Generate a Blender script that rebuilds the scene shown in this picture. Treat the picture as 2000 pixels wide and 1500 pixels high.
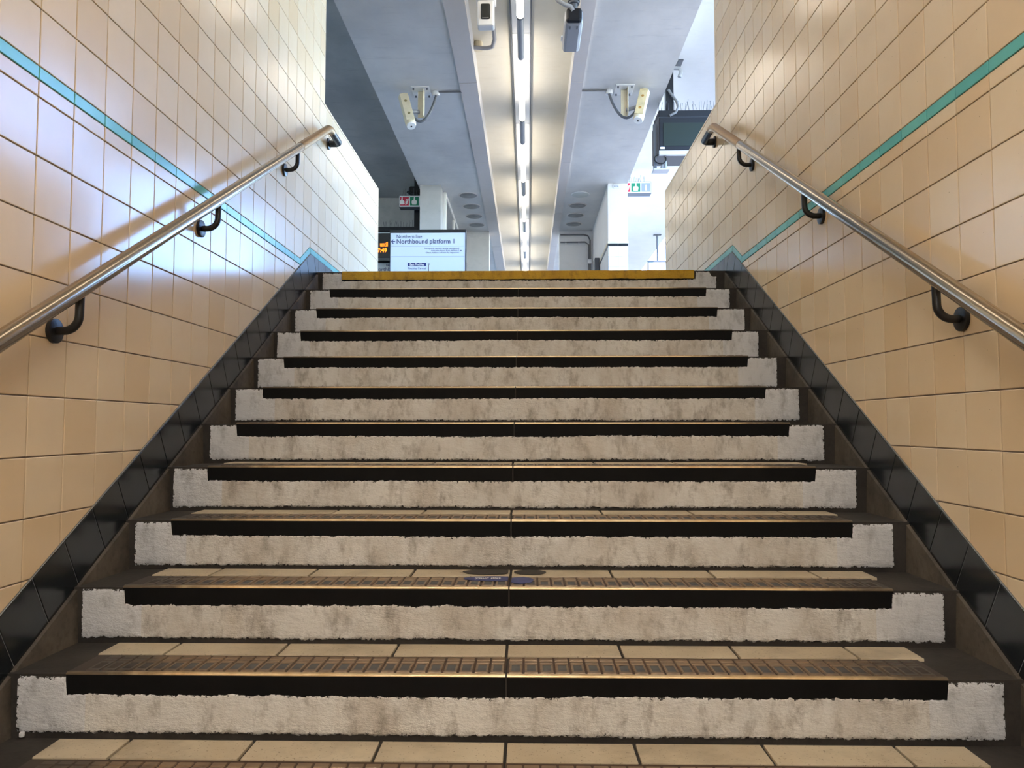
import bpy, bmesh, math, random
from mathutils import Vector, Matrix, noise
random.seed(7)
S = bpy.context.scene
for o in list(bpy.data.objects): bpy.data.objects.remove(o, do_unlink=True)
COL = S.collection
CZ = 1.5542            # camera height above the lower floor; geometry below is written relative to the eye, lifted by CZ

# ------------------------------------------------------------------ camera, sky, sun, exposure
cam = bpy.data.cameras.new('camera'); camo = bpy.data.objects.new('camera', cam); COL.objects.link(camo)
cam.sensor_width = 36; cam.sensor_fit = 'HORIZONTAL'; cam.lens = 27.0; cam.clip_end = 300; cam.clip_start = .02
camo.location = (0, 0, CZ); camo.rotation_euler = (math.pi/2 + .0553, 0, .0210)
S.camera = camo
W = bpy.data.worlds.new('sky'); S.world = W; W.use_nodes = True
wt = W.node_tree; bg = wt.nodes['Background']
sky = wt.nodes.new('ShaderNodeTexSky'); sky.sky_type = 'NISHITA'; sky.sun_disc = False
sky.sun_elevation = math.radians(52); sky.sun_rotation = math.radians(80); sky.altitude = 1500; sky.air_density = 1.0; sky.dust_density = .0; sky.ozone_density = 7.0
wt.links.new(sky.outputs[0], bg.inputs[0]); bg.inputs[1].default_value = 1.8
sun = bpy.data.lights.new('sun', 'SUN'); suno = bpy.data.objects.new('sun', sun); COL.objects.link(suno)
sun.energy = 13.0; sun.angle = .01; sun.color = (1, .95, .88)
suno.rotation_euler = (math.radians(18), math.radians(26), 0); suno.location = (8, 8, 12)
S.view_settings.view_transform = 'Standard'; S.view_settings.look = 'None'
S.view_settings.exposure = 0.52; S.view_settings.gamma = 1.0
try: S.view_settings.use_curve_mapping = False
except Exception: pass
TUBE_POWER = 8.5
LOWER_POWER = 52.0
BULKHEAD_FILL_POWER = 20.0

# ------------------------------------------------------------------ materials
def srgb(r, g, b):
    f = lambda c: (c/255/12.92) if c/255 <= .04045 else ((c/255+.055)/1.055)**2.4
    return (f(r), f(g), f(b), 1)
class NT:
    def __init__(s, name):
        s.m = bpy.data.materials.new(name); s.m.use_nodes = True; s.t = s.m.node_tree; s.b = s.t.nodes['Principled BSDF']
        s._oc = None
    def n(s, typ, **kw):
        nd = s.t.nodes.new(typ)
        for k, v in kw.items():
            if k[0] == 'i' and k[1:].isdigit(): s.set(nd, int(k[1:]), v)
            else: setattr(nd, k, v)
        return nd
    def set(s, nd, i, v):
        if isinstance(v, bpy.types.NodeSocket): s.t.links.new(v, nd.inputs[i])
        else: nd.inputs[i].default_value = v
    def oc(s, world=False):
        if s._oc is None:
            tc = s.n('ShaderNodeTexCoord'); oi = s.n('ShaderNodeObjectInfo')
            va = s.n('ShaderNodeVectorMath', operation='MULTIPLY_ADD'); 
            s.t.links.new(oi.outputs['Random'], va.inputs[0]); va.inputs[1].default_value = (37, 23, 51); s.t.links.new(tc.outputs['Object'], va.inputs[2])
            s._oc = va.outputs[0]; s.raw = tc.outputs['Object']; s.rnd = oi.outputs['Random']
        return s._oc
    def noise(s, scale, detail=4, rough=.6, stretch=None, out=0, raw=False):
        c = s.oc(); c = s.raw if raw else c
        if stretch:
            mp = s.n('ShaderNodeVectorMath', operation='MULTIPLY', i0=c, i1=stretch); c = mp.outputs[0]
        nd = s.n('ShaderNodeTexNoise'); s.t.links.new(c, nd.inputs['Vector'])
        nd.inputs['Scale'].default_value = scale; nd.inputs['Detail'].default_value = detail; nd.inputs['Roughness'].default_value = rough
        return nd.outputs[out]
    def ramp(s, fac, a, b, lo=0, hi=1):
        mr = s.n('ShaderNodeMapRange', i0=fac, i1=a, i2=b, i3=lo, i4=hi); return mr.outputs[0]
    def mix(s, fac, a, b):
        nd = s.n('ShaderNodeMix', data_type='RGBA')
        for i, v in ((0, fac), (6, a), (7, b)): s.set(nd, i, v)
        return nd.outputs[2]
    def math(s, op, a, b=0.0):
        nd = s.n('ShaderNodeMath', operation=op, i0=a, i1=b); return nd.outputs[0]
    def col(s, v): s.set(s.b, 'Base Color', v) if not isinstance(v, bpy.types.NodeSocket) else s.t.links.new(v, s.b.inputs['Base Color'])
    def p(s, **kw):
        for k, v in kw.items():
            i = s.b.inputs[k.replace('_', ' ')]
            if isinstance(v, bpy.types.NodeSocket): s.t.links.new(v, i)
            else: i.default_value = v
        return s
    def bump(s, h, strength=.3, dist=.002):
        bm = s.n('ShaderNodeBump'); bm.inputs['Strength'].default_value = strength; bm.inputs['Distance'].default_value = dist
        s.t.links.new(h, bm.inputs['Height']); s.t.links.new(bm.outputs[0], s.b.inputs['Normal']); return s
def set_(s, nd, i, v):
    pass
M = {}
def simple(name, rgb, rough=.5, metal=0., var=0., scale=12, spec=.5):
    t = NT(name); c = srgb(*rgb)
    if var > 0:
        d = tuple(x*(1-var) for x in c[:3])+(1,)
        t.p(Base_Color=t.mix(t.ramp(t.noise(scale), .35, .65), c, d))
    else: t.p(Base_Color=c)
    t.p(Roughness=rough, Metallic=metal, Specular_IOR_Level=spec); M[name] = t.m; return t

def glazed(name, rgb, rgb2, rough=.19, var=True):
    t = NT(name); t.oc()
    g = t.n('ShaderNodeNewGeometry')
    r = t.math('FRACT', t.math('ADD', t.rnd, g.outputs['Random Per Island']))
    c = t.mix(t.ramp(r, .25, 1.0), srgb(*rgb), srgb(*rgb2)) if var else srgb(*rgb)
    if var:
        c = t.mix(t.ramp(t.noise(7, 3), .45, .8, 0, .35), c, srgb(*rgb2))
        sp = t.ramp(t.noise(130, 2, .5, raw=True), .78, .8)
        c = t.mix(sp, c, srgb(70, 55, 45))
    t.p(Base_Color=c, Roughness=rough, Specular_IOR_Level=.62, Coat_Weight=.0, Coat_Roughness=.06)
    t.bump(t.noise(9, 2, .5), .10, .006); M[name] = t.m
glazed('tile_cream', (232, 212, 180), (224, 198, 160))
glazed('tile_white', (236, 234, 232), (230, 228, 226))
glazed('tile_black', (20, 26, 31), (27, 33, 39), rough=.2)
glazed('tile_turquoise', (112, 196, 190), (98, 184, 182), rough=.19)
simple('grout', (150, 136, 124), .85, var=.25, scale=20)
simple('grout_light', (150, 152, 152), .8)
simple('grout_dark', (96, 98, 98), .85, var=.2)

def concrete(name, rgb, rgb2, scale=6, rough=.8, bump=.3):
    t = NT(name); n1 = t.noise(scale, 6, .65); n2 = t.noise(scale*9, 3, .6)
    c = t.mix(t.ramp(n1, .35, .68), srgb(*rgb), srgb(*rgb2)); c = t.mix(t.ramp(n2, .5, .8, 0, .5), c, srgb(*[x*.55 for x in rgb2]))
    t.p(Base_Color=c, Roughness=rough); t.bump(n2, bump, .003); M[name] = t.m
concrete('step_concrete', (60, 54, 48), (38, 34, 30), 7)
concrete('string_concrete', (96, 87, 76), (54, 48, 42), 5)
concrete('floor_grey', (150, 146, 140), (128, 124, 118), 2)
concrete('platform_grey', (112, 110, 107), (98, 96, 94), 1.2)
concrete('earth', (104, 98, 88), (88, 82, 72), .5)

def paint(name, rgb, dirt, chips=True):
    t = NT(name)
    n1 = t.noise(5, 6, .7, stretch=(1, 1, .55)); n2 = t.noise(20, 5, .7, stretch=(1.15, 1, .6)); n3 = t.noise(140, 3, .6)
    c = t.mix(t.ramp(n1, .42, .72, 0, .75), srgb(*rgb), srgb(*dirt))
    c = t.mix(t.ramp(n2, .50, .70, 0, .7), c, srgb(*[x*.78 for x in dirt]))
    sc = t.noise(60, 4, .7, stretch=(2.2, 1, .25))
    c = t.mix(t.ramp(sc, .68, .76, 0, .6), c, srgb(*[x*.5 for x in dirt]))
    if chips:
        at = t.n('ShaderNodeAttribute', attribute_name='edge')
        e = at.outputs['Fac']
        ch = t.math('GREATER_THAN', t.math('SUBTRACT', t.noise(95, 4, .75), t.math('MULTIPLY', e, .34)), .47)
        c = t.mix(ch, c, srgb(38, 32, 28))
    # shoe-level ends are cleaner: fresh paint beyond the worn middle
    t.p(Base_Color=c, Roughness=.62)
    h = t.math('ADD', t.math('MULTIPLY', t.noise(38, 5, .7, stretch=(.6, 1, 1.4)), 1.0), t.math('MULTIPLY', n3, .25))
    t.bump(h, .6, .009); M[name] = t.m
paint('riser_white', (224, 222, 217), (178, 166, 150))
paint('end_white', (222, 223, 225), (206, 206, 206))
paint('yellow_paint', (206, 164, 38), (172, 130, 28), chips=False)

def bronze(name, rgb, rgb2, rough, metal):
    t = NT(name); t.oc()
    sep = t.n('ShaderNodeSeparateXYZ'); g = t.n('ShaderNodeNewGeometry'); t.t.links.new(g.outputs['Position'], sep.inputs[0])
    ax = t.math('ABSOLUTE', t.math('ADD', sep.outputs[0], .055))
    n1 = t.noise(14, 5, .65, raw=True)
    dirt = t.ramp(t.math('ADD', ax, t.math('MULTIPLY', n1, .25)), .92, 1.12, 0, .9)     # grime outside the trodden middle
    c = t.mix(t.ramp(n1, .4, .66), srgb(*rgb), srgb(*rgb2)); c = t.mix(dirt, c, srgb(62, 53, 44))
    t.p(Base_Color=c, Metallic=t.math('SUBTRACT', metal, t.math('MULTIPLY', dirt, metal)), Roughness=rough)
    t.bump(t.noise(160, 3), .12, .001); M[name] = t.m
bronze('nosing_bronze', (150, 126, 100), (124, 104, 84), .46, .5)
bronze('nosing_base', (84, 62, 46), (70, 52, 40), .6, .3)
bronze('nosing_edge', (240, 214, 170), (216, 182, 134), .36, .75)
bronze('insert_grit', (92, 92, 90), (80, 80, 80), .85, 0.)
simple('nosing_black', (12, 11, 11), .7, var=.4, scale=30, spec=.2)
def tread():
    t = NT('tread_tile'); n = t.noise(4, 4); sp = t.noise(170, 2, .5)
    c = t.mix(t.ramp(n, .35, .7), srgb(204, 190, 164), srgb(184, 168, 141))
    c = t.mix(t.ramp(sp, .64, .72, 0, .7), c, srgb(104, 86, 66)); c = t.mix(t.ramp(t.noise(3, 5, .7), .52, .75, 0, .55), c, srgb(104, 90, 72))
    t.p(Base_Color=c, Roughness=.55); t.bump(sp, .2, .001); M['tread_tile'] = t.m
tread()
def metal_rail():
    t = NT('rail_steel'); n = t.noise(60, 3, stretch=(1, .1, .1))
    t.p(Base_Color=t.mix(n, srgb(178, 164, 146), srgb(162, 148, 132)), Metallic=1., Roughness=.2); M['rail_steel'] = t.m
    t = NT('rail_tan'); t.p(Base_Color=srgb(164, 128, 80), Metallic=.6, Roughness=.38); M['rail_tan'] = t.m
metal_rail()
simple('black_plastic', (17, 18, 21), .38)
simple('black_metal', (20, 23, 30), .5, spec=.3)
simple('dark_grey_metal', (84, 88, 96), .5)
simple('grey_metal', (150, 152, 158), .45)
simple('pale_metal', (196, 200, 208), .4, metal=.3)
simple('white_plastic', (226, 227, 228), .45)
simple('white_paint', (232, 231, 226), .7, var=.07, scale=2)
simple('cream_weathered', (222, 212, 186), .6, var=.15, scale=9)
simple('white_trunking', (228, 228, 224), .5)
simple('cable_grey', (110, 110, 112), .5)
simple('sign_white', (214, 224, 240), .35)
simple('sign_blue', (28, 44, 112), .4)
simple('sign_navy', (44, 56, 104), .4)
simple('sign_rule', (168, 178, 196), .4)
simple('sign_red', (190, 24, 62), .4)
simple('sign_green', (0, 124, 92), .4)
simple('sign_grey', (140, 150, 172), .4)
simple('sticker_blue', (52, 62, 122), .5, var=.3, scale=40)
simple('sticker_dark', (52, 47, 42), .7, var=.3, scale=30)
simple('screen_glass', (26, 32, 32), .12)
simple('screen_green', (42, 51, 47), .35, spec=.2)
simple('twig_tan', (190, 160, 116), .8)
def ceil(name, a, b, c3):
    t = NT(name); n1 = t.noise(1.3, 5, .6, stretch=(1, .7, 1), raw=True); n2 = t.noise(5, 5, .7, stretch=(.5, 2.2, 1), raw=True); n3 = t.noise(.5, 3, raw=True)
    c = t.mix(t.ramp(n1, .38, .66), srgb(*a), srgb(*b)); c = t.mix(t.ramp(n2, .56, .78, 0, .5), c, srgb(*c3)); c = t.mix(t.ramp(n3, .5, .7, 0, .3), c, srgb(*c3))
    t.p(Base_Color=c, Roughness=.7); t.bump(t.noise(8, 4, raw=True), .08, .01); M[name] = t.m
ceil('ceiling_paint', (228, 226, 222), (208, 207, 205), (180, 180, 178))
ceil('grime_and_shade', (186, 186, 184), (162, 163, 162), (128, 129, 130))  # grey mixes grime with the weaker light on the left side
ceil('recess_paint', (228, 222, 206), (216, 210, 194), (206, 196, 172))
ceil('strip_paint', (222, 214, 208), (214, 206, 200), (200, 192, 184))
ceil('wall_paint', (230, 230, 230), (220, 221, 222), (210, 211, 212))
def emis(name, rgb, strength):
    t = NT(name); t.p(Base_Color=srgb(*rgb), Emission_Color=srgb(*rgb), Emission_Strength=strength, Roughness=.4); M[name] = t.m
emis('tube_lit', (255, 244, 228), TUBE_POWER)
emis('lower_lit', (255, 249, 241), LOWER_POWER)
emis('bulkhead_fill_lit', (255, 246, 236), BULKHEAD_FILL_POWER)
emis('led_orange', (255, 120, 20), 2.2)
t = NT('glass'); t.p(Base_Color=srgb(190, 196, 200), Roughness=.08, Transmission_Weight=.85, IOR=1.45); M['glass'] = t.m
t = NT('lens_grey'); t.p(Base_Color=t.mix(t.ramp(t.noise(9), .35, .7), srgb(150, 150, 148), srgb(120, 120, 118)), Roughness=.5); M['lens_grey'] = t.m
t = NT('lens_pale'); t.p(Base_Color=srgb(200, 206, 204), Roughness=.4); M['lens_pale'] = t.m

# ------------------------------------------------------------------ mesh helpers
class MB:
    def __init__(s): s.v, s.f, s.mi = [], [], []
    def poly(s, pts, m=0):
        i = len(s.v); s.v += [tuple(p) for p in pts]; s.f.append(tuple(range(i, i+len(pts)))); s.mi.append(m); return s
    def faces(s, vs, fs, m=0):
        i = len(s.v); s.v += [tuple(p) for p in vs]
        for f in fs: s.f.append(tuple(i+k for k in f)); s.mi.append(m)
        return s
    def box(s, x0, x1, y0, y1, z0, z1, m=0):
        v = [(x, y, z) for x in (x0, x1) for y in (y0, y1) for z in (z0, z1)]
        return s.faces(v, [(0,1,3,2),(4,6,7,5),(0,4,5,1),(2,3,7,6),(0,2,6,4),(1,5,7,3)], m)
    def cbox(s, x0, x1, y0, y1, z0, z1, c, m=0):
        """box with chamfered edges all round"""
        bm = bmesh.new(); bmesh.ops.create_cube(bm, size=1)
        for v in bm.verts: v.co = Vector(((x0+x1)/2+v.co.x*(x1-x0), (y0+y1)/2+v.co.y*(y1-y0), (z0+z1)/2+v.co.z*(z1-z0)))
        bmesh.ops.bevel(bm, geom=list(bm.edges), offset=c, segments=2, affect='EDGES', profile=.5)
        bm.verts.index_update(); s.faces([v.co[:] for v in bm.verts], [[v.index for v in f.verts] for f in bm.faces], m); bm.free(); return s
    def tube(s, pts, r, n=12, m=0, cap=True):
        pts = [Vector(p) for p in pts]; i0 = len(s.v); up = None; N = len(pts)
        for k, p in enumerate(pts):
            d = (pts[min(k+1, N-1)]-pts[max(k-1, 0)]).normalized()
            if up is None:
                a = Vector((0,0,1)) if abs(d.z) < .9 else Vector((1,0,0)); up = (a-d*a.dot(d)).normalized()
            else: up = (up-d*up.dot(d)).normalized()
            sd = d.cross(up); rr = r[k] if isinstance(r, (list, tuple)) else r
            for q in range(n):
                a = 2*math.pi*q/n; s.v.append(tuple(p+(up*math.cos(a)+sd*math.sin(a))*rr))
        for k in range(N-1):
            for q in range(n):
                a, b = i0+k*n+q, i0+k*n+(q+1) % n; s.f.append((a, b, b+n, a+n)); s.mi.append(m)
        if cap:
            s.f.append(tuple(i0+q for q in range(n))[::-1]); s.mi.append(m)
            s.f.append(tuple(i0+(N-1)*n+q for q in range(n))); s.mi.append(m)
        return s
    def disc(s, c, axis, r, th, n=24, m=0):
        c = Vector(c); a = Vector(axis).normalized(); return s.tube([c-a*th/2, c-a*th/2+a*th*.15*0, c+a*th*.35, c+a*th/2], [r, r, r, r*.86], n, m)
    def build(s, name, mats, parent=None, smooth=False, loc=None):
        me = bpy.data.meshes.new(name); o = bpy.data.objects.new(name, me); COL.objects.link(o)
        pl = Vector((0,0,0))
        if parent is not None:
            o.parent = parent; q = parent
            while q is not None: pl += q.location; q = q.parent
        if loc is None:
            if s.v:
                xs, ys, zs = zip(*s.v); loc = ((min(xs)+max(xs))/2, (min(ys)+max(ys))/2, min(zs))
            else: loc = (0,0,0)
        L = Vector(loc); me.from_pydata([tuple(Vector(v)-L) for v in s.v], [], s.f); o.location = L-pl
        if not isinstance(mats, (list, tuple)): mats = [mats]
        for x in mats: me.materials.append(M[x])
        for p, mi in zip(me.polygons, s.mi): p.material_index = mi; p.use_smooth = smooth
        me.update()
        if smooth:
            try: me.set_sharp_from_angle(angle=math.radians(40))
            except Exception: pass
        return o
def tag(o, label=None, cat=None, group=None, kind=None):
    if label: o['label'] = label
    if cat: o['category'] = cat
    if group: o['group'] = group
    if kind: o['kind'] = kind
    return o
def empty(name, loc, label=None, cat=None, group=None, kind=None, parent=None):
    o = bpy.data.objects.new(name, None); COL.objects.link(o); o.location = loc; o.empty_display_size = .1
    if parent is not None:
        o.parent = parent; o.location = Vector(loc)-parent.location
    return tag(o, label, cat, group, kind)
def text(name, body, x, y, z, size, mat, parent, align='LEFT', sx=1., bold=0., facing='-Y', ext=.001):
    cu = bpy.data.curves.new(name, 'FONT'); cu.body = body; cu.size = size; cu.align_x = align; cu.extrude = ext; cu.offset = bold; cu.resolution_u = 3
    to = bpy.data.objects.new('tmp', cu); COL.objects.link(to); bpy.context.view_layer.update()
    me = bpy.data.meshes.new_from_object(to.evaluated_get(bpy.context.evaluated_depsgraph_get())); bpy.data.objects.remove(to)
    mb = MB()
    if facing == '-Y': f = lambda v: (x+v.x*sx, y-v.z, z+v.y)
    else: f = lambda v: (x+v.x*sx, y+v.y, z+v.z)
    mb.faces([f(v.co) for v in me.vertices], [tuple(p.vertices) for p in me.polygons])
    bpy.data.meshes.remove(me); return mb.build(name, mat, parent)
def clip(poly, a, b, c):
    """keep a*p0+b*p1 <= c"""
    out = []
    for i in range(len(poly)):
        p, q = poly[i], poly[(i+1) % len(poly)]; dp, dq = a*p[0]+b*p[1]-c, a*q[0]+b*q[1]-c
        if dp <= 0: out.append(p)
        if (dp < 0 < dq) or (dq < 0 < dp):
            t = dp/(dp-dq); out.append((p[0]+t*(q[0]-p[0]), p[1]+t*(q[1]-p[1])))
    return out
def area(poly): return .5*sum(poly[i][0]*poly[(i+1)%len(poly)][1]-poly[(i+1)%len(poly)][0]*poly[i][1] for i in range(len(poly)))
def inset(poly, d):
    res = poly
    for i in range(len(poly)):
        p, q = poly[i], poly[(i+1)%len(poly)]; ex, ey = q[0]-p[0], q[1]-p[1]; L = math.hypot(ex, ey)
        if L < 1e-6: continue
        nx, ny = ey/L, -ex/L          # outward for ccw
        res = clip(res, nx, ny, nx*p[0]+ny*p[1]-d)
        if len(res) < 3: return []
    out = []
    for p in res:
        if not out or math.hypot(p[0]-out[-1][0], p[1]-out[-1][1]) > 1e-5: out.append(p)
    if len(out) > 1 and math.hypot(out[0][0]-out[-1][0], out[0][1]-out[-1][1]) < 1e-5: out.pop()
    return out if len(out) >= 3 else []
def plate(mb, poly, X, sgn, th, gap=.0018, bev=.0016, tilt=(0,0)):
    """thin bevelled tile on a wall plane; poly in (Y,Z), sgn = direction into the room"""
    if area(poly) < 0: poly = poly[::-1]
    a = inset(poly, gap); 
    if not a: return False
    b = inset(a, bev)
    if not b or len(b) != len(a): 
        cy = sum(p[0] for p in a)/len(a); cz = sum(p[1] for p in a)/len(a); b = [(cy+(p[0]-cy)*.95, cz+(p[1]-cz)*.95) for p in a]
    cy = sum(p[0] for p in a)/len(a); cz = sum(p[1] for p in a)/len(a); n = len(a)
    h = lambda p: sgn*(tilt[0]*(p[0]-cy)+tilt[1]*(p[1]-cz))
    v = [(X, p[0], p[1]) for p in a]+[(X+sgn*(th-bev*.7)+h(p), p[0], p[1]) for p in a]+[(X+sgn*th+h(p), p[0], p[1]) for p in b]
    fs = []
    for i in range(n):
        j = (i+1) % n; fs += [(i, j, n+j, n+i), (n+i, n+j, 2*n+j, 2*n+i)]
    fs.append(tuple(range(2*n, 3*n)))
    if sgn < 0: fs = [f[::-1] for f in fs]
    mb.faces(v, fs); return True
def project(x, y, z):
    c, s = math.cos(.0210), math.sin(.0210); a, b = c*x+s*y, -s*x+c*y
    c, s = math.cos(.0553), math.sin(.0553); d, e = c*b+s*z, -s*b+c*z
    return 1000+1500*a/d, 750-1500*e/d

# ------------------------------------------------------------------ geometry constants (metres, eye at the origin)
G, H = .275, .15693; Y0, Z0 = 1.6557, -.7696
WL, WR = 1.31, 1.215
ny = lambda i: Y0+G*i
nz = lambda i: Z0+H*i
zn = lambda y: Z0+(y-Y0)*H/G               # nosing line
yn = lambda z: Y0+(z-Z0)*G/H
LAND = nz(11)                               # upper landing
LOWER = nz(-5)                              # lower floor
CEIL, REC, HI = 3.6, 3.88, 4.0

# ------------------------------------------------------------------ setting: floors and ceilings
mb = MB(); mb.box(-1.9, 1.8, -7, ny(-4)+.1, LOWER-.2, LOWER); tag(mb.build('floor', 'floor_grey'), 'grey floor of the lower passage at the foot of the stairs', 'floor', kind='structure')
mb = MB(); mb.box(-1.47, 1.375, ny(11)+.02, 30, LAND-.35, LAND); mb.box(-14, -1.47, -8, 30, LAND-.35, LAND); mb.box(1.375, 5.2, -8, 30, LAND-.35, LAND)
tag(mb.build('floor_upper', 'platform_grey'), 'pale platform floor at the head of the stairs', 'floor', kind='structure')
mb = MB(); mb.box(5.2, 60, -40, 60, LAND-1.6, LAND-1.3); tag(mb.build('ground', 'earth'), 'open ground beside the platform', 'ground', kind='structure')
XL0, XL1, XR0, XR1 = -.715, -.542, .46, .577
EDL, EDR = -1.64, 1.475
mb = MB(); mb.box(EDL, XL1, .4, 27, CEIL, HI+.25); mb.box(XR0, EDR, .4, 27, CEIL, HI+.25); mb.box(XL1, XR0, .4, 27, REC, HI+.25, 1)
tag(mb.build('ceiling', ['ceiling_paint', 'recess_paint']), 'painted central ceiling beam with a lit recess along it', 'ceiling', kind='structure')
mb = MB(); mb.box(-9, EDL, -8, 27, HI, HI+.25); tag(mb.build('ceiling_left', 'grime_and_shade'), 'shaded grey ceiling left of the central beam', 'ceiling', kind='structure')
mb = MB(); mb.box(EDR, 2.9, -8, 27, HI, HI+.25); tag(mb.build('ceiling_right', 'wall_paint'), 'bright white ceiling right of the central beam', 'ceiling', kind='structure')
# cover strips along the recess edges, with screws
for nm, a, b, lab in (('trim_1', XL0, XL1+.012, 'pinkish cover strip along the left edge of the lit ceiling recess'), ('trim_2', XR0-.012, XR1, 'pinkish cover strip along the right edge of the lit ceiling recess')):
    st = MB()
    y = .5
    while y < 26: st.box(a, b, y, min(y+2.43, 26), CEIL-.022, CEIL+.004); y += 2.44
    st = tag(st.build(nm, 'strip_paint'), lab, 'trim', kind='structure')
    sc = MB(); y = .7
    while y < 20:
        for x in (a+.02, b-.022): sc.disc((x, y, CEIL-.0235), (0,0,-1), .006, .005, 8)
        y += .406
    tag(sc.build('screws', 'dark_grey_metal', st), kind='stuff')
# lower passage roof and end
mb = MB(); mb.box(-1.6, 1.5, -7, .4, 1.15, 1.4); tag(mb.build('ceiling_lower', 'ceiling_paint'), 'low ceiling of the passage below the stairs', 'ceiling', kind='structure')
mb = MB(); mb.box(-1.6, 1.5, .2, .4, 1.15, CEIL+.1); tag(mb.build('wall_bulkhead', 'wall_paint'), 'white bulkhead above the passage mouth', 'wall', kind='structure')
mb = MB(); mb.box(-1.6, 1.5, -7.2, -7, LOWER, 1.4); tag(mb.build('wall_back', 'wall_paint'), 'end wall of the lower passage', 'wall', kind='structure')

# ------------------------------------------------------------------ tiled stair walls
P_TOP = 1.035; TQ = .037
def wall(side):
    sgn, X, s, y_ref, yt, yp = (1, -WL, .160, 1.977, 4.80, 6.575) if side == 'left' else (-1, WR, .1572, 2.7816, 4.865, 6.70)
    sU = .157
    ptop = .963+7*sU
    back = MB(); xo = X-sgn*.16
    a, b = sorted((X, xo))
    back.box(a, b, .2, yt, LOWER-.2, CEIL+.02); back.box(a, b, yt, yp, LAND-.3, ptop); back.box(a, b, -7, .2, LOWER-.2, 1.2)
    root = tag(back.build('wall_'+side, 'grout', loc=(X, 3, 0)), 'glossy cream tiled wall %s of the stairs with a turquoise band' % side, 'wall', kind='structure')
    th = .0045
    rows = []
    z = .88
    while z > -1.2: rows.append((z-s, z, 'low')); z -= s
    rows.append((.88, .926, 'low'))
    z = .963
    for k in range(18):
        if z+sU > CEIL+.2: break
        rows.append((z, z+sU, 'up' if k < 7 else 'high')); z += sU
    cols = []
    y = y_ref
    while y > -.6: y -= s
    while y < yp: cols.append((y, y+s)); y += s
    cells = []
    k1 = H/G
    def slope(poly, off): return clip(poly, k1, -1, -(Z0-Y0*k1+off))    # keep z >= zn(y)+off
    for z0, z1, kind in rows:
        for y0, y1 in cols:
            cell = [(y0, z0), (y1, z0), (y1, z1), (y0, z1)]; full = (z1-z0)*(y1-y0); pcs = []
            if kind == 'low': pcs = [slope(clip(cell, 1, 0, 4.6), .165+.001)]
            elif kind == 'up':
                if z0 < 1.2:
                    pcs = [slope(clip(cell, 1, 0, 4.519), .2075), clip(clip(clip(cell, -1, 0, -4.519), 0, -1, -(P_TOP+TQ)), 1, 0, yp)]
                else: pcs = [clip(cell, 1, 0, yp)]
            else: pcs = [clip(cell, 1, 0, yt)]
            for pc in pcs:
                if len(pc) >= 3 and abs(area(pc)) > 2e-4:
                    isfull = abs(abs(area(pc))-full) < 1e-6
                    pr = [project(X, max(p[0], .5), p[1]) for p in pc]; pr = [(max(0, min(2000, u)), max(0, min(1500, v))) for u, v in pr]
                    vis = abs(area(pr)) if min(p[0] for p in pc) > .9 else 0
                    cells.append((vis, pc, isfull, (round(y1-y0, 4), round(z1-z0, 4))))
    cells.sort(key=lambda c: -c[0])
    shared = {}; rest = MB()
    for n, (vis, pc, isfull, dim) in enumerate(cells):
        tl = (random.gauss(0, .0022), random.gauss(0, .0022))
        if n < 300 and vis > 60:
            cy = sum(p[0] for p in pc)/len(pc); cz = sum(p[1] for p in pc)/len(pc)
            if isfull:
                key = dim
                if key not in shared:
                    m1 = MB(); plate(m1, [(p[0]-cy, p[1]-cz) for p in pc], 0, sgn, th)
                    o = m1.build('tile', 'tile_cream', root, loc=(0,0,0)); shared[key] = o.data
                else:
                    o = bpy.data.objects.new('tile', shared[key]); COL.objects.link(o); o.parent = root
                o.location = (0, cy-3, cz); o.rotation_euler = (0, tl[0], tl[1])
            else:
                m1 = MB()
                if plate(m1, pc, X, sgn, th, tilt=tl): m1.build('tile', 'tile_cream', root)
        else: plate(rest, pc, X, sgn, th, tilt=tl)
    tag(rest.build('tiles', 'tile_cream', root), kind='stuff')
    # turquoise band
    for y0, y1 in cols:
        if y1 < .6: continue
        pc = slope(clip([(y0, .926), (y1, .926), (y1, .963), (y0, .963)], 1, 0, 4.36), .1658)
        dip = 4.328
        pc = clip(pc, .037, .010, .037*4.338+.010*.926) if len(pc) >= 3 else pc
        if len(pc) >= 3 and abs(area(pc)) > 1e-5:
            m1 = MB()
            if plate(m1, pc, X, sgn, th+.0005): m1.build('border_tile', 'tile_turquoise', root)
        pc = clip([(y0, P_TOP), (y1, P_TOP), (y1, P_TOP+TQ), (y0, P_TOP+TQ)], 1, 0, yp)
        pc = clip(pc, -.037, -.010, -(.037*4.529+.010*P_TOP)) if len(pc) >= 3 else pc
        if len(pc) >= 3 and abs(area(pc)) > 1e-5:
            m1 = MB()
            if plate(m1, pc, X, sgn, th+.0005): m1.build('border_tile', 'tile_turquoise', root)
    m1 = MB(); plate(m1, [(4.338, .926), (4.529, P_TOP), (4.519, P_TOP+TQ), (4.328, .963)], X, sgn, th+.0005); m1.build('border_tile', 'tile_turquoise', root)
    # plain corner bead on the free edges of wall and parapet
    e = MB(); e.box(*sorted((X+sgn*.004, xo-sgn*.004)), yt, yt+.012, ptop, CEIL); e.box(*sorted((X+sgn*.005, xo-sgn*.004)), yt, yp+.012, ptop, ptop+.014); e.box(*sorted((X+sgn*.005, xo-sgn*.004)), yp, yp+.012, LAND, ptop)
    e.build('edge_bead', 'tile_cream', root)
    # black skirting
    sb = MB(); sb.box(*sorted((X, X+sgn*.001)), 4.69, yp, LAND, P_TOP)
    sk = tag(sb.build('baseboard_'+side, 'grout_dark'), 'black tiled skirting climbing the %s side of the stairs' % side, 'skirting', kind='structure')
    ca = math.atan2(H, G); L = .1555; wd = .165*math.cos(ca); base = (Y0, Z0)
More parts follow.
